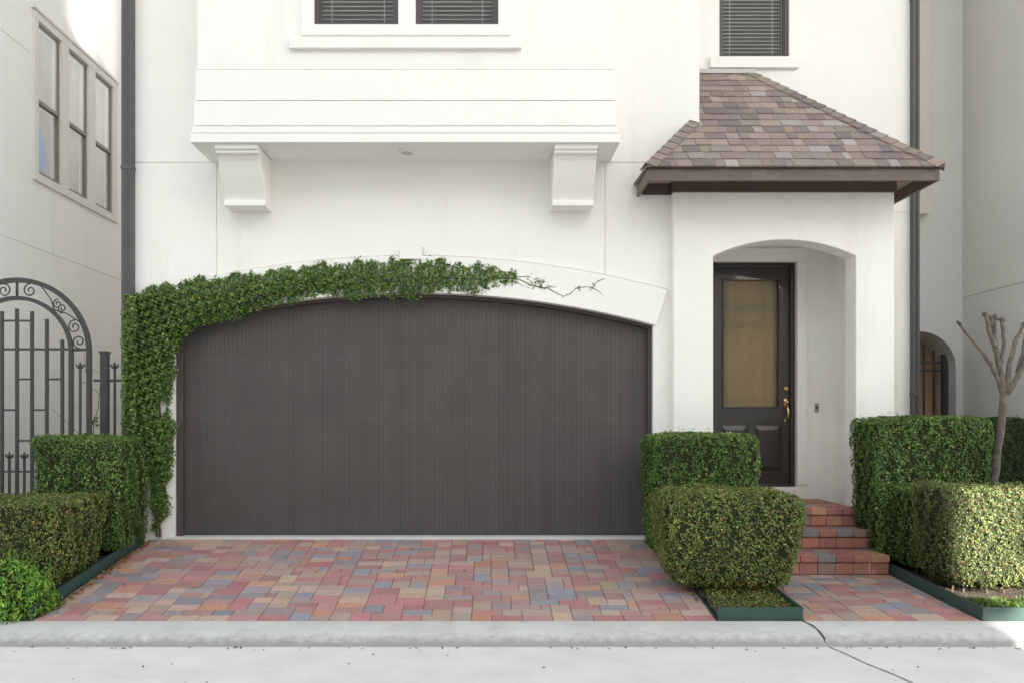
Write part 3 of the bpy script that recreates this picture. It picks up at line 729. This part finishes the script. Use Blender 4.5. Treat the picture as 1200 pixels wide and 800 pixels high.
def spiral(cx, cz, r0, turns, a0, dirn, n=26):
    return [(cx+r0*(1-.78*t)*math.cos(a0+dirn*turns*2*math.pi*t), YI, cz+r0*(1-.78*t)*math.sin(a0+dirn*turns*2*math.pi*t)) for t in np.linspace(0, 1, n)]
m = MB(); RM = (RO+RI)/2
for s in (-1, 1):
    for th, fl in ((78,1), (24,1), (10,-1), (50,1), (44,-1)):
        a = R(th); cx, cz = C[0]+s*RM*math.cos(a), C[1]+RM*math.sin(a)
        r0 = 8*pp if th not in (50,44) else 5.5*pp
        m.tube(spiral(cx, cz, r0, 1.35, R(90 if fl > 0 else -90), s*fl), .0075, 5)
    # long diagonal bars between the scrolls
    def pol(r, th): return (C[0]+s*r*math.cos(R(th)), YI, C[1]+r*math.sin(R(th)))
    m.tube([pol(RO-.02,70), pol(RM,58), pol(RI+.02,48)], .007, 5); m.tube([pol(RI+.02,50), pol(RM,38), pol(RO-.02,25)], .007, 5)
    m.tube([pol(RO,2), pol(RI,2)], .009, 4)
m.tube([(C[0],YI,C[1]+RI),(C[0],YI,C[1]+RO)], .013, 4)
m.build('scrollwork', IRON, gate, smooth=True)
tops = {20:362, 37.6:365, 55:374, 73:398, 2.4:365, -15:374, -33:398}
for px, t in tops.items():
    m = MB(); sq(m, px, t, None, 3.4); m.build('bar', IRON, gate)
m = MB()
def hb(x0, x1, y, t=2.2):
    m = MB(); m.box(gx(x0), gx(x1), YI-.009, YI+.009, gh(y)-t*pp/2, gh(y)+t*pp/2); m.build('rail', IRON, gate)
hb(2.4,37.6,376); hb(-43,84,409,2.6); hb(20,37.6,444); hb(55,73,444); hb(2.4,20,480); hb(37.6,55,480); hb(20,37.6,516); hb(-43,84,552); hb(-15,2.4,444); hb(-33,-15,480); hb(84,104,409)
hb(-43,84,620)
def finial(m, px, ytop, y1=None):
    x_, z = gx(px), gh(ytop)
    m.box(x_-.010, x_+.010, YI-.010, YI+.010, gh(y1) if y1 else .3, z-.07)
    m.tube([(x_,YI,z-.075),(x_,YI,z-.05),(x_,YI,z-.03),(x_,YI,z)], [.008,.022,.014,.001], 6)
    m.ball((x_,YI,z-.085), .016, 6)
    for s in (-1, 1): m.tube([(x_,YI,z-.075),(x_+s*.028,YI,z-.062),(x_+s*.040,YI,z-.040),(x_+s*.026,YI,z-.030)], [.008,.009,.009,.004], 5)
for px in (11, 28.5, 46, 64, -6.5, -24):
    m = MB(); finial(m, px, 528); m.build('dog_bar', IRON, gate, smooth=False)
fence = empty('iron_fence', (gx(123), YI, .35), 'short black iron fence section with spear finials beside the downspout', 'fence')
for px in (94, 134.5):
    m = MB(); finial(m, px, 423); m.build('bar', IRON, fence)
m = MB(); m.box(gx(119), gx(127), YI-.035, YI+.035, .3, gh(414)); m.box(gx(118), gx(128), YI-.045, YI+.045, gh(414), gh(411.5)); m.build('post', IRON, fence)
m = MB(); m.box(gx(109.8), gx(118.9), YI-.009, YI+.009, gh(447), gh(444)); m.build('rail', IRON, fence)
m = MB(); m.box(gx(127.1), gx(143.5), YI-.009, YI+.009, gh(447), gh(444)); m.build('rail', IRON, fence)
m = MB(); m.box(gx(109.8), gx(118.9), YI-.009, YI+.009, .62, .65); m.build('rail', IRON, fence)
m = MB(); m.box(gx(127.1), gx(143.5), YI-.009, YI+.009, .62, .65); m.build('rail', IRON, fence)

# ------------------------------------------------------------------ foliage
def leaves(name, P, N, size, cols, parent, up=.35, spread=.8, aspect=.55, fold=.25, mat_=None, origin=None):
    n = len(P)
    nrm = N+RNG.normal(0, spread, (n,3))*.6; nrm /= np.linalg.norm(nrm, axis=1)[:,None]
    t = RNG.normal(0, 1, (n,3)); t[:,2] += up*2; t -= (t*nrm).sum(1)[:,None]*nrm; t /= np.linalg.norm(t, axis=1)[:,None]+1e-9
    b = np.cross(nrm, t); L = size*RNG.uniform(.65, 1.3, n)[:,None]; W = L*aspect*RNG.uniform(.75,1.25,n)[:,None]
    base = P-t*L*.5; tip = P+t*L*.5-nrm*L*.12; l = P+b*W*.5+nrm*L*fold*.5; r = P-b*W*.5+nrm*L*fold*.5
    off = np.array(LOC[parent.name]) if parent is not None else np.array(origin)
    V = np.stack([base, l, tip, r], 1).reshape(-1, 3)-off
    me = bpy.data.meshes.new(name); me.vertices.add(4*n); me.vertices.foreach_set('co', V.ravel())
    me.loops.add(6*n); me.polygons.add(2*n)
    i = np.arange(n)*4; idx = np.stack([i, i+2, i+1, i, i+3, i+2], 1).ravel()
    me.loops.foreach_set('vertex_index', idx); me.polygons.foreach_set('loop_start', np.arange(2*n)*3)
    me.update(calc_edges=True); me.validate()
    at = me.color_attributes.new('col', 'FLOAT_COLOR', 'POINT')
    cc = np.repeat(np.concatenate([cols, np.ones((n,1))], 1), 4, axis=0).astype(np.float32); at.data.foreach_set('color', cc.ravel())
    me.materials.append(mat_ or LEAF)
    o = bpy.data.objects.new(name, me); COL.objects.link(o)
    if parent is not None: o.parent = parent
    else: o.location = Vector(off)
    reg(o, off); return o
def palette(n, tab):
    cs = np.array([c for c, _ in tab]); ws = np.array([q for _, q in tab], float); ws /= ws.sum()
    k = RNG.choice(len(tab), n, p=ws); return cs[k]*RNG.uniform(.7, 1.3, (n,1))
GREEN = [((0.130,0.237,0.054),5),((0.095,0.187,0.049),4),((0.207,0.328,0.076),3),((0.306,0.429,0.092),1.2),((0.459,0.412,0.123),.25),((0.076,0.138,0.049),2)]
OLIVE = [((0.184,0.252,0.069),5),((0.134,0.202,0.055),4),((0.252,0.321,0.084),3),((0.336,0.276,0.099),1.0),((0.459,0.215,0.099),.5),((0.551,0.521,0.138),.4)]
SUNNY = [((.14,.18,.055),5),((.10,.14,.045),4),((.19,.225,.08),3),((.20,.17,.08),.8),((.28,.14,.07),.5),((.05,.08,.03),2)]
BRIGHT = [((0.182,0.378,0.056),4),((0.280,0.504,0.077),4),((0.112,0.238,0.042),3),((0.420,0.588,0.112),1)]
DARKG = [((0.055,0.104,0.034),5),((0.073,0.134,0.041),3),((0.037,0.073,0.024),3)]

def rbox(Praw, h, r):
    q = np.clip(Praw, -(h-r), h-r); d = Praw-q; ln = np.linalg.norm(d, axis=1)[:,None]; d = d/np.maximum(ln, 1e-6); return q+d*r, d
def bump3(P, ph, amp):
    return amp*(np.sin(P[:,0]*9+ph)*np.sin(P[:,1]*8+1.3*ph)+np.sin(P[:,2]*10+2*ph+P[:,0]*5)*.8+np.sin(P[:,0]*23+ph*3+P[:,2]*17)*.5)
def clump(P, ph):
    q = P*1.0
    return (np.sin(q[:,0]*31+ph)*np.sin(q[:,1]*29+2*ph+q[:,2]*9)+np.sin(q[:,2]*37+ph*1.7+q[:,0]*13)*np.sin(q[:,0]*53-q[:,1]*41)+.7*np.sin(q[:,0]*71+q[:,2]*63+ph)*np.sin(q[:,2]*83-q[:,1]*67))/2.2
def hedge(label, x0, x1, y0, y1, z0, z1, tab=GREEN, r=.075, taper=.08, leaf=.0225, dens=9200, amp=.012, shoots=40, name='hedge', stem_z=None):
    cx, cy = (x0+x1)/2, (y0+y1)/2; g = empty(name, (cx, cy, z0), label, 'hedge', 'clipped green hedges in front of the house')
    zb = z0+(stem_z if stem_z is not None else .06); h = np.array([(x1-x0)/2, (y1-y0)/2, (z1-zb)/2]); c = np.array([cx, cy, (z1+zb)/2]); ph = RNG.uniform(0, 6)
    areas = [h[1]*h[2]*4]*2+[h[0]*h[2]*4]*2+[h[0]*h[1]*4]*2
    Ps = []
    for k, a in enumerate(areas):
        n = int(a*dens*(.35 if k == 4 else 1)); ax = k//2; p = RNG.uniform(-1, 1, (n,3))*h; p[:,ax] = h[ax]*(1 if k % 2 else -1); Ps.append(p)
    # k=0 -x,1 +x,2 -y(front),3 +y(back),4 bottom,5 top
    P = np.concatenate(Ps); P, N = rbox(P, h, min(r, h.min()*.98))
    def tap(P):
        t = np.clip((P[:,2]+h[2])/(2*h[2]), 0, 1); s = 1-taper*(1-t)**1.5; Q = P.copy(); Q[:,0] *= s; Q[:,1] *= s; return Q
    P = tap(P); dsp = bump3(P+c, ph, amp); dep = RNG.uniform(0, 1, len(P))**1.6*.06
    P = P+N*(dsp-dep)[:,None]+c
    cl = clump(P, ph); keep = RNG.uniform(0, 1, len(P)) < np.clip(.80+.75*cl, .35, 1); P = P[keep]; N = N[keep]; P = P-N*np.clip(-cl[keep], 0, 1)[:,None]*.05
    if shoots:
        k = RNG.integers(0, len(P), shoots); k = k[N[k,2] > -.2]
        S_ = np.concatenate([P[k]+N[k]*RNG.uniform(.015,.045,(len(k),1))+RNG.normal(0,.008,(len(k),3)) for _ in range(3)]); P = np.concatenate([P, S_]); N = np.concatenate([N]+[N[k]]*3)
    cc = palette(len(P), tab); lf = np.sin(P[:,0]*4.1+ph)*np.sin(P[:,2]*5.3+ph*2)+.6*np.sin(P[:,0]*9.7-P[:,2]*7.1+ph)+.5*np.sin(P[:,1]*8+P[:,2]*13)
    cc = cc*(1+.17*lf)[:,None]; br = (RNG.uniform(0, 1, len(P)) < np.clip(.05*lf, 0, .08)); cc[br] = np.array([.20,.13,.07])*RNG.uniform(.6,1.3,(int(br.sum()),1))
    leaves('foliage', P, N, leaf, np.clip(cc, .01, .8), g)
    # woody inside
    m = MB(); nn = 10; vs = []; fs = []
    bm = bmesh.new(); bmesh.ops.create_cube(bm, size=2); bmesh.ops.subdivide_edges(bm, edges=bm.edges[:], cuts=9, use_grid_fill=True)
    V = np.array([v.co[:] for v in bm.verts])*h; Q, NN = rbox(V, h, min(r, h.min()*.98)); Q = tap(Q); Q = Q+NN*(bump3(Q+c, ph, amp)-.038)[:,None]+c
    m.add([tuple(q) for q in Q], [tuple(v.index for v in f.verts) for f in bm.faces]); bm.free()
    m.build('branches', CORE, g, smooth=True)
    for k in range(max(3, int((x1-x0)*4))):
        m = MB()
        xx = x0+.15+(x1-x0-.3)*random.random(); yy = cy+random.uniform(-.5,.5)*(y1-y0)*.6
        m.tube([(xx,yy,z0-.05),(xx+random.uniform(-.03,.03),yy,z0+.12),(xx+random.uniform(-.06,.06),yy,zb+.2)], [.014,.011,.008], 5)
        m.build('stem', TWIG, g)
    return g
hedge('tall box hedge behind the low left hedge, touching the vine', -4.22, -3.38, -.80, -.06, .33, 1.475, GREEN, shoots=60)
hedge('low wide hedge at the left edge, between taller hedge and bright round shrub', -6.6, -3.44, -1.80, -.86, .20, .965, OLIVE, shoots=60)
hedge('upper hedge block against the wall right of the garage door', 1.53, 2.55, -.84, -.14, .30, 1.495, GREEN, shoots=90)
hedge('lower rounded hedge in the narrow bed between driveway and path', 1.43, 2.60, -1.86, -.93, .16, 1.045, OLIVE, r=.14, taper=.20, shoots=70, stem_z=.08)
hedge('tall dark hedge right of the brick steps, against the porch pillar', 3.63, 4.76, -.72, -.115, .22, 1.655, GREEN, shoots=90)
hedge('low sunlit hedge at the front right corner', 3.735, 6.4, -1.70, -1.08, .16, 1.085, SUNNY, r=.10, shoots=80, stem_z=.08)
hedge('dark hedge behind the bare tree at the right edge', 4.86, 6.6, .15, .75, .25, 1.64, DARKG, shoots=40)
hedge('low dark hedge between the sunlit hedge and the bare tree', 3.80, 5.9, -1.02, -.62, .2, 1.03, GREEN, shoots=10)

# bright feathery shrub on the left kerb
g = empty('round_shrub', (-3.70, -2.03, .12), 'small bright green feathery shrub spilling onto the kerb at the left', 'shrub')
n = 2600; d = RNG.normal(0, 1, (n,3)); d /= np.linalg.norm(d, axis=1)[:,None]; d[:,2] = np.abs(d[:,2])*1.0-.12
rad = RNG.uniform(.55, 1.08, n)[:,None]; P = np.array([-3.70,-2.03,.16])+d*rad*np.array([.35,.30,.40])
leaves('foliage', P, d, .05, palette(n, BRIGHT), g, up=.8, aspect=.28)
n = 900; k = RNG.integers(0, len(P), 60); PP = []
for a in k:
    for s in np.linspace(0, 1, 14): PP.append(P[a]+d[a]*s*.09+np.array([0,0,.03*s])+RNG.normal(0,.006,3))
PP = np.array(PP); leaves('shoots', PP, np.repeat(d[k], 14, axis=0), .03, palette(len(PP), BRIGHT), g, up=1.2, aspect=.25)
m = MB(); m.ball((-3.70,-2.03,.24), .19, 12, sc=(1,1,1.1), jit=.08); m.build('branches', CORE, g)

# climbing vine round the garage door
vine = empty('climbing_vine', (-3.35, -.05, .42), 'leafy green vine climbing the left jamb and trailing along the garage arch', 'vine')
UP = [(143,378),(147,358),(154,346),(180,338),(200,333),(230,328),(260,325),(290,321),(320,319),(350,313),(400,309),(440,306),(480,304),(520,307),(560,311),(590,315),(606,320)]
LO = [(143,520),(150,430),(180,412),(200,400),(230,386),(260,374),(290,366),(320,358),(350,350),(400,347),(440,348),(480,347),(520,344),(560,341),(590,336),(606,331)]
VL = [(345,146),(400,144),(450,146),(500,145),(540,160),(560,176),(600,179),(622,180)]; VR = [(345,208),(400,208),(430,204),(455,202),(475,194),(495,205),(540,202),(560,201),(600,196),(622,191)]
ip = lambda x, T: np.interp(x, [a for a, _ in T], [b for _, b in T])
acc = []
def emit(px, py, edge, thin):
    thk = min(.13, .02+edge*.006)*thin
    cn = (math.sin(px*.33+py*.21)*math.sin(py*.37-px*.13)+math.sin(px*.71-py*.5+1)*math.sin(py*.83+px*.2)*.8)
    if random.random() < (.10 if px < 430 else .22)-.35*cn and edge > 1: return
    yo = -.028-max(0, random.random()**.7+.28*cn)*thk*.9
    if px < 161: yo -= .095*min(1, (161-px)/3)
    acc.append((X(px,8.5+yo), yo, H(py,8.5+yo)))
cnt = 0
while cnt < 52000:
    if random.random() < .68:
        px = random.uniform(143, 606); a, b = ip(px, UP), ip(px, LO); wig = 3*math.sin(px*.13)+2.5*math.sin(px*.31+1)
        a += wig*.8+random.gauss(0,1.6); b += 3*math.sin(px*.09+2)+2*math.sin(px*.23)*math.sin(px*.05)+random.gauss(0,1.8)
        if px > 150 and random.random() > (b-a)/85: continue
        py = random.uniform(a, b); e = min(py-a, b-py)
        if px > 320 and random.random() < min(.35, (px-320)/700)+(.2 if py > b-6 else 0): continue
        if px > 205 and py > H(0,8.5) and random.random() < 0: continue
        emit(px, py, e, 1 if px < 320 else .75)
    else:
        py = random.uniform(345, 622); a, b = ip(py, VL), ip(py, VR); a += 1.5*math.sin(py*.2)+random.gauss(0,1.5); b += 1.5*math.sin(py*.19+.5)+random.gauss(0,2)
        if random.random() > (b-a)/36: continue
        if py > 530 and random.random() < .4: continue
        px = random.uniform(a, b); gap = math.sin(py*.085+px*.11)*math.sin(py*.05-px*.07)
        if px > 186 and py > 450 and gap > .5: continue
        emit(px, py, min(px-a, b-px), 1)
    cnt += 1
for (cx_, cy_, rx, ry, n_) in ((628,330,12,9,70),(635,334,7,7,35),(660,347,3,2,6),(677,338,4,3,9),(696,335,4,4,14),(700,329,3,2,5),(160,350,12,5,60),(380,311,10,5,40),(505,306,12,5,50)):
    for _ in range(n_): emit(random.gauss(cx_, rx*.5), random.gauss(cy_, ry*.5), 2, .5)
P = np.array(acc); N = np.tile([0,-1,.35], (len(P),1)); 
leaves('foliage', P, N, .028, palette(len(P), [((.125,.225,.048),5),((.085,.165,.042),4),((.20,.31,.065),3),((.29,.38,.10),1.6),((.055,.10,.038),2),((.30,.22,.10),.25)]), vine, up=-.1, spread=.9, aspect=.6)
m = MB()
def wl(px, py, y=-.02): return (X(px,8.5), y, H(py,8.5))
def stem(pts, r0=.006, r1=.003):
    P_ = []
    for i in range(len(pts)-1):
        for t in np.linspace(0, 1, 5)[:-1]: P_.append(wl(pts[i][0]+(pts[i+1][0]-pts[i][0])*t+random.uniform(-.6,.6), pts[i][1]+(pts[i+1][1]-pts[i][1])*t+random.uniform(-.6,.6), -.034-.008*random.random()))
    P_.append(wl(*pts[-1], -.03)); m.tube(P_, list(np.linspace(r0, r1, len(P_))), 5)
stem([(186,628),(184,600),(190,560),(180,520),(176,460),(178,410),(210,380),(260,352),(320,335),(400,328),(480,325),(560,328),(606,327)], .016, .006)
stem([(190,628),(187,600),(182,560),(192,520),(188,460),(170,400),(200,362),(300,342),(420,332),(520,330)], .012, .005)
stem([(590,326),(605,327),(620,334),(632,337),(642,338),(650,344),(660,348),(668,345),(674,339),(684,337),(694,338),(699,332),(712,325)], .006, .003)
stem([(694,338),(702,343),(708,349)], .004, .002); stem([(606,326),(620,325),(630,330)], .004, .003); stem([(600,329),(615,337),(628,341)], .004, .002)
stem([(640,335),(646,337),(652,337)], .003, .002)
m.build('stem', TWIG, vine)

# pollarded bare tree
tr_ = empty('bare_tree', (4.93, -.28, .25), 'small leafless pollarded tree with knobby branch ends beside the right wall', 'tree')
ZT = 8.25
def tp(px, py, dy=0): return (X(px,ZT), ZT-D+dy, H(py,ZT))
def limb(pts, r, mb, k=9):
    P_ = []; Rr = []
    for i in range(len(pts)-1):
        for t in np.linspace(0, 1, 5)[:-1]:
            a = Vector(pts[i]).lerp(Vector(pts[i+1]), t); j = .006
            P_.append(a+Vector((random.uniform(-j,j),random.uniform(-j,j),0))); Rr.append((r[i]+(r[i+1]-r[i])*t)*random.uniform(.74,1.02))
    P_.append(Vector(pts[-1])); Rr.append(r[-1]); mb.tube(P_, Rr, k)
m = MB(); limb([(X(1163,ZT),ZT-D,.2), tp(1164,567), tp(1172,510), tp(1177,462)], [.05,.045,.04,.042], m); m.build('trunk', BARK, tr_, smooth=True)
br = [([(1177,466),(1168,440),(1160,425),(1145,405),(1124,379)], [.032,.024,.020,.017,.013], 0),
      ([(1177,466),(1172,435),(1164,405),(1157,392),(1152,370)], [.036,.03,.027,.023,.018], -.05),
      ([(1166,412),(1165,395),(1164,372)], [.024,.02,.017], -.02), ([(1172,440),(1170,415),(1168,390),(1165,372)], [.024,.021,.018,.015], .06),
      ([(1172,430),(1178,400),(1176,375)], [.026,.02,.017], .03), ([(1178,460),(1184,425),(1192,400),(1204,380)], [.032,.026,.022,.018], .05),
      ([(1179,462),(1190,440),(1200,420),(1216,395)], [.034,.028,.024,.018], -.08), ([(1192,436),(1200,405),(1206,372)], [.022,.02,.016], 0)]
for pts, r, dy in br:
    m = MB(); k = len(pts); limb([tp(a, b, dy*i/(k-1)) for i, (a, b) in enumerate(pts)], r, m, 7)
    e = tp(*pts[-1], dy); 
    for q in range(3): m.ball((e[0]+random.uniform(-.012,.012), e[1]+random.uniform(-.012,.012), e[2]+random.uniform(-.012,.016)), r[-1]*1.25, 7, jit=.2)
    if len(pts) > 3:
        q = tp(*pts[2], dy*.5); m.ball(q, r[2]*1.35, 7, jit=.2)
    m.build('branch', BARK, tr_, smooth=True)

# bare rose canes in front of the iron fence
rc = empty('bare_shrub', (X(107,8.45), -.05, .9), 'thin bare twigs rising behind the left hedge in front of the fence', 'shrub')
m = MB()
def cane(pts, r=.005):
    m.tube([(X(a,8.45), -.04+random.uniform(-.02,.02), H(b,8.45)) for a, b in pts], list(np.linspace(r, r*.45, len(pts))), 5)
cane([(108,520),(110,495),(114,478),(117,460),(118,445)]); cane([(108,500),(104,470),(100,440),(97,413)]); cane([(102,450),(96,446),(92,452)]); cane([(110,436),(100,432),(94,437)],.003)
cane([(117,462),(112,458),(104,452)], .004); cane([(98,515),(85,500),(72,490),(61,478)], .004); cane([(117,437),(110,433),(104,430)],.003)
m.build('branches', TWIG, rc)
P = np.array([(X(110+random.gauss(0,3),8.45), -.05, H(494+random.gauss(0,3),8.45)) for _ in range(30)]); leaves('foliage', P, np.tile([0,-1,.3],(30,1)), .03, palette(30, DARKG), rc)

# ------------------------------------------------------------------ ground cover, leaves, grit
n = 3800; P = np.stack([RNG.uniform(1.77,2.36,n), RNG.uniform(Y0K+.03,-1.5,n), np.zeros(n)], 1); P[:,2] = gz(P[:,1])+.02+RNG.uniform(0,.05,n)
o = leaves('ground_cover', P, np.tile([0,0,1.],(n,1)), .022, palette(n, OLIVE+[((.20,.13,.06),2.5)]), None, origin=(2.06,-1.85,.13)); tag(o, 'olive creeping ground cover in the narrow bed', 'ground cover', kind='stuff')
n = 6000; P = np.stack([RNG.uniform(3.78,6.2,n), RNG.uniform(Y0K+.04,-1.85,n), np.zeros(n)], 1); P[:,2] = wz(P[:,1])+.03+RNG.uniform(0,.05,n)
o = leaves('grass', P, np.tile([0,-.6,.5],(n,1)), .05, palette(n, [((.10,.19,.03),3),((.16,.24,.05),2),((.07,.12,.03),2)]), None, up=2.5, aspect=.16, origin=(4.8,-2.1,.13)); tag(o, 'thin strip of short sunlit grass behind the right kerb', 'grass', kind='stuff')
LIT = [((.36,.20,.06),3),((.42,.28,.10),2),((.22,.12,.06),3),((.30,.10,.04),1)]
n = 330; P = np.stack([-3.40+np.abs(RNG.normal(0,.035,n)), RNG.uniform(Y0K+.05,-.1,n), np.zeros(n)], 1); P[:,2] = gz(P[:,1])+.006
Pb = np.stack([RNG.uniform(-3.4,3.7,60), RNG.uniform(Y0K+.05,-.9,60), np.zeros(60)], 1); Pb = Pb[(Pb[:,0] < 1.7) | (Pb[:,0] > 2.45)]
Pb[:,2] = np.where(Pb[:,0] < 1.8, gz(Pb[:,1]), wz(Pb[:,1]))+.006
Pc = np.stack([1.71-np.abs(RNG.normal(0,.02,110)), RNG.uniform(Y0K+.4,-.3,110), np.zeros(110)], 1); Pc[:,2] = gz(Pc[:,1])+.006
P = np.concatenate([P, Pb[:30], Pc]); P[:,2] += .006; o = leaves('fallen_leaves', P, np.tile([0,0,1.],(len(P),1)), .032, palette(len(P), LIT), None, spread=.35, origin=(-.8,-1.1,.2)); tag(o, 'small orange-brown fallen leaves along the driveway edges', 'fallen leaves', kind='stuff')
n = 80; P = np.stack([RNG.uniform(-3.6,4.2,n), -2.55-np.abs(RNG.normal(0,.03,n)), np.full(n,.005)], 1); P[62:,1] = RNG.uniform(-3.4,-2.6,n-62)
o = leaves('grit', P, np.tile([0,0,1.],(n,1)), .026, palette(n, [((.06,.05,.045),1),((.12,.10,.08),1)]), None, spread=.3, origin=(0,-2.7,0)); tag(o, 'dark specks of grit and leaf scraps in the gutter', 'grit', kind='stuff')
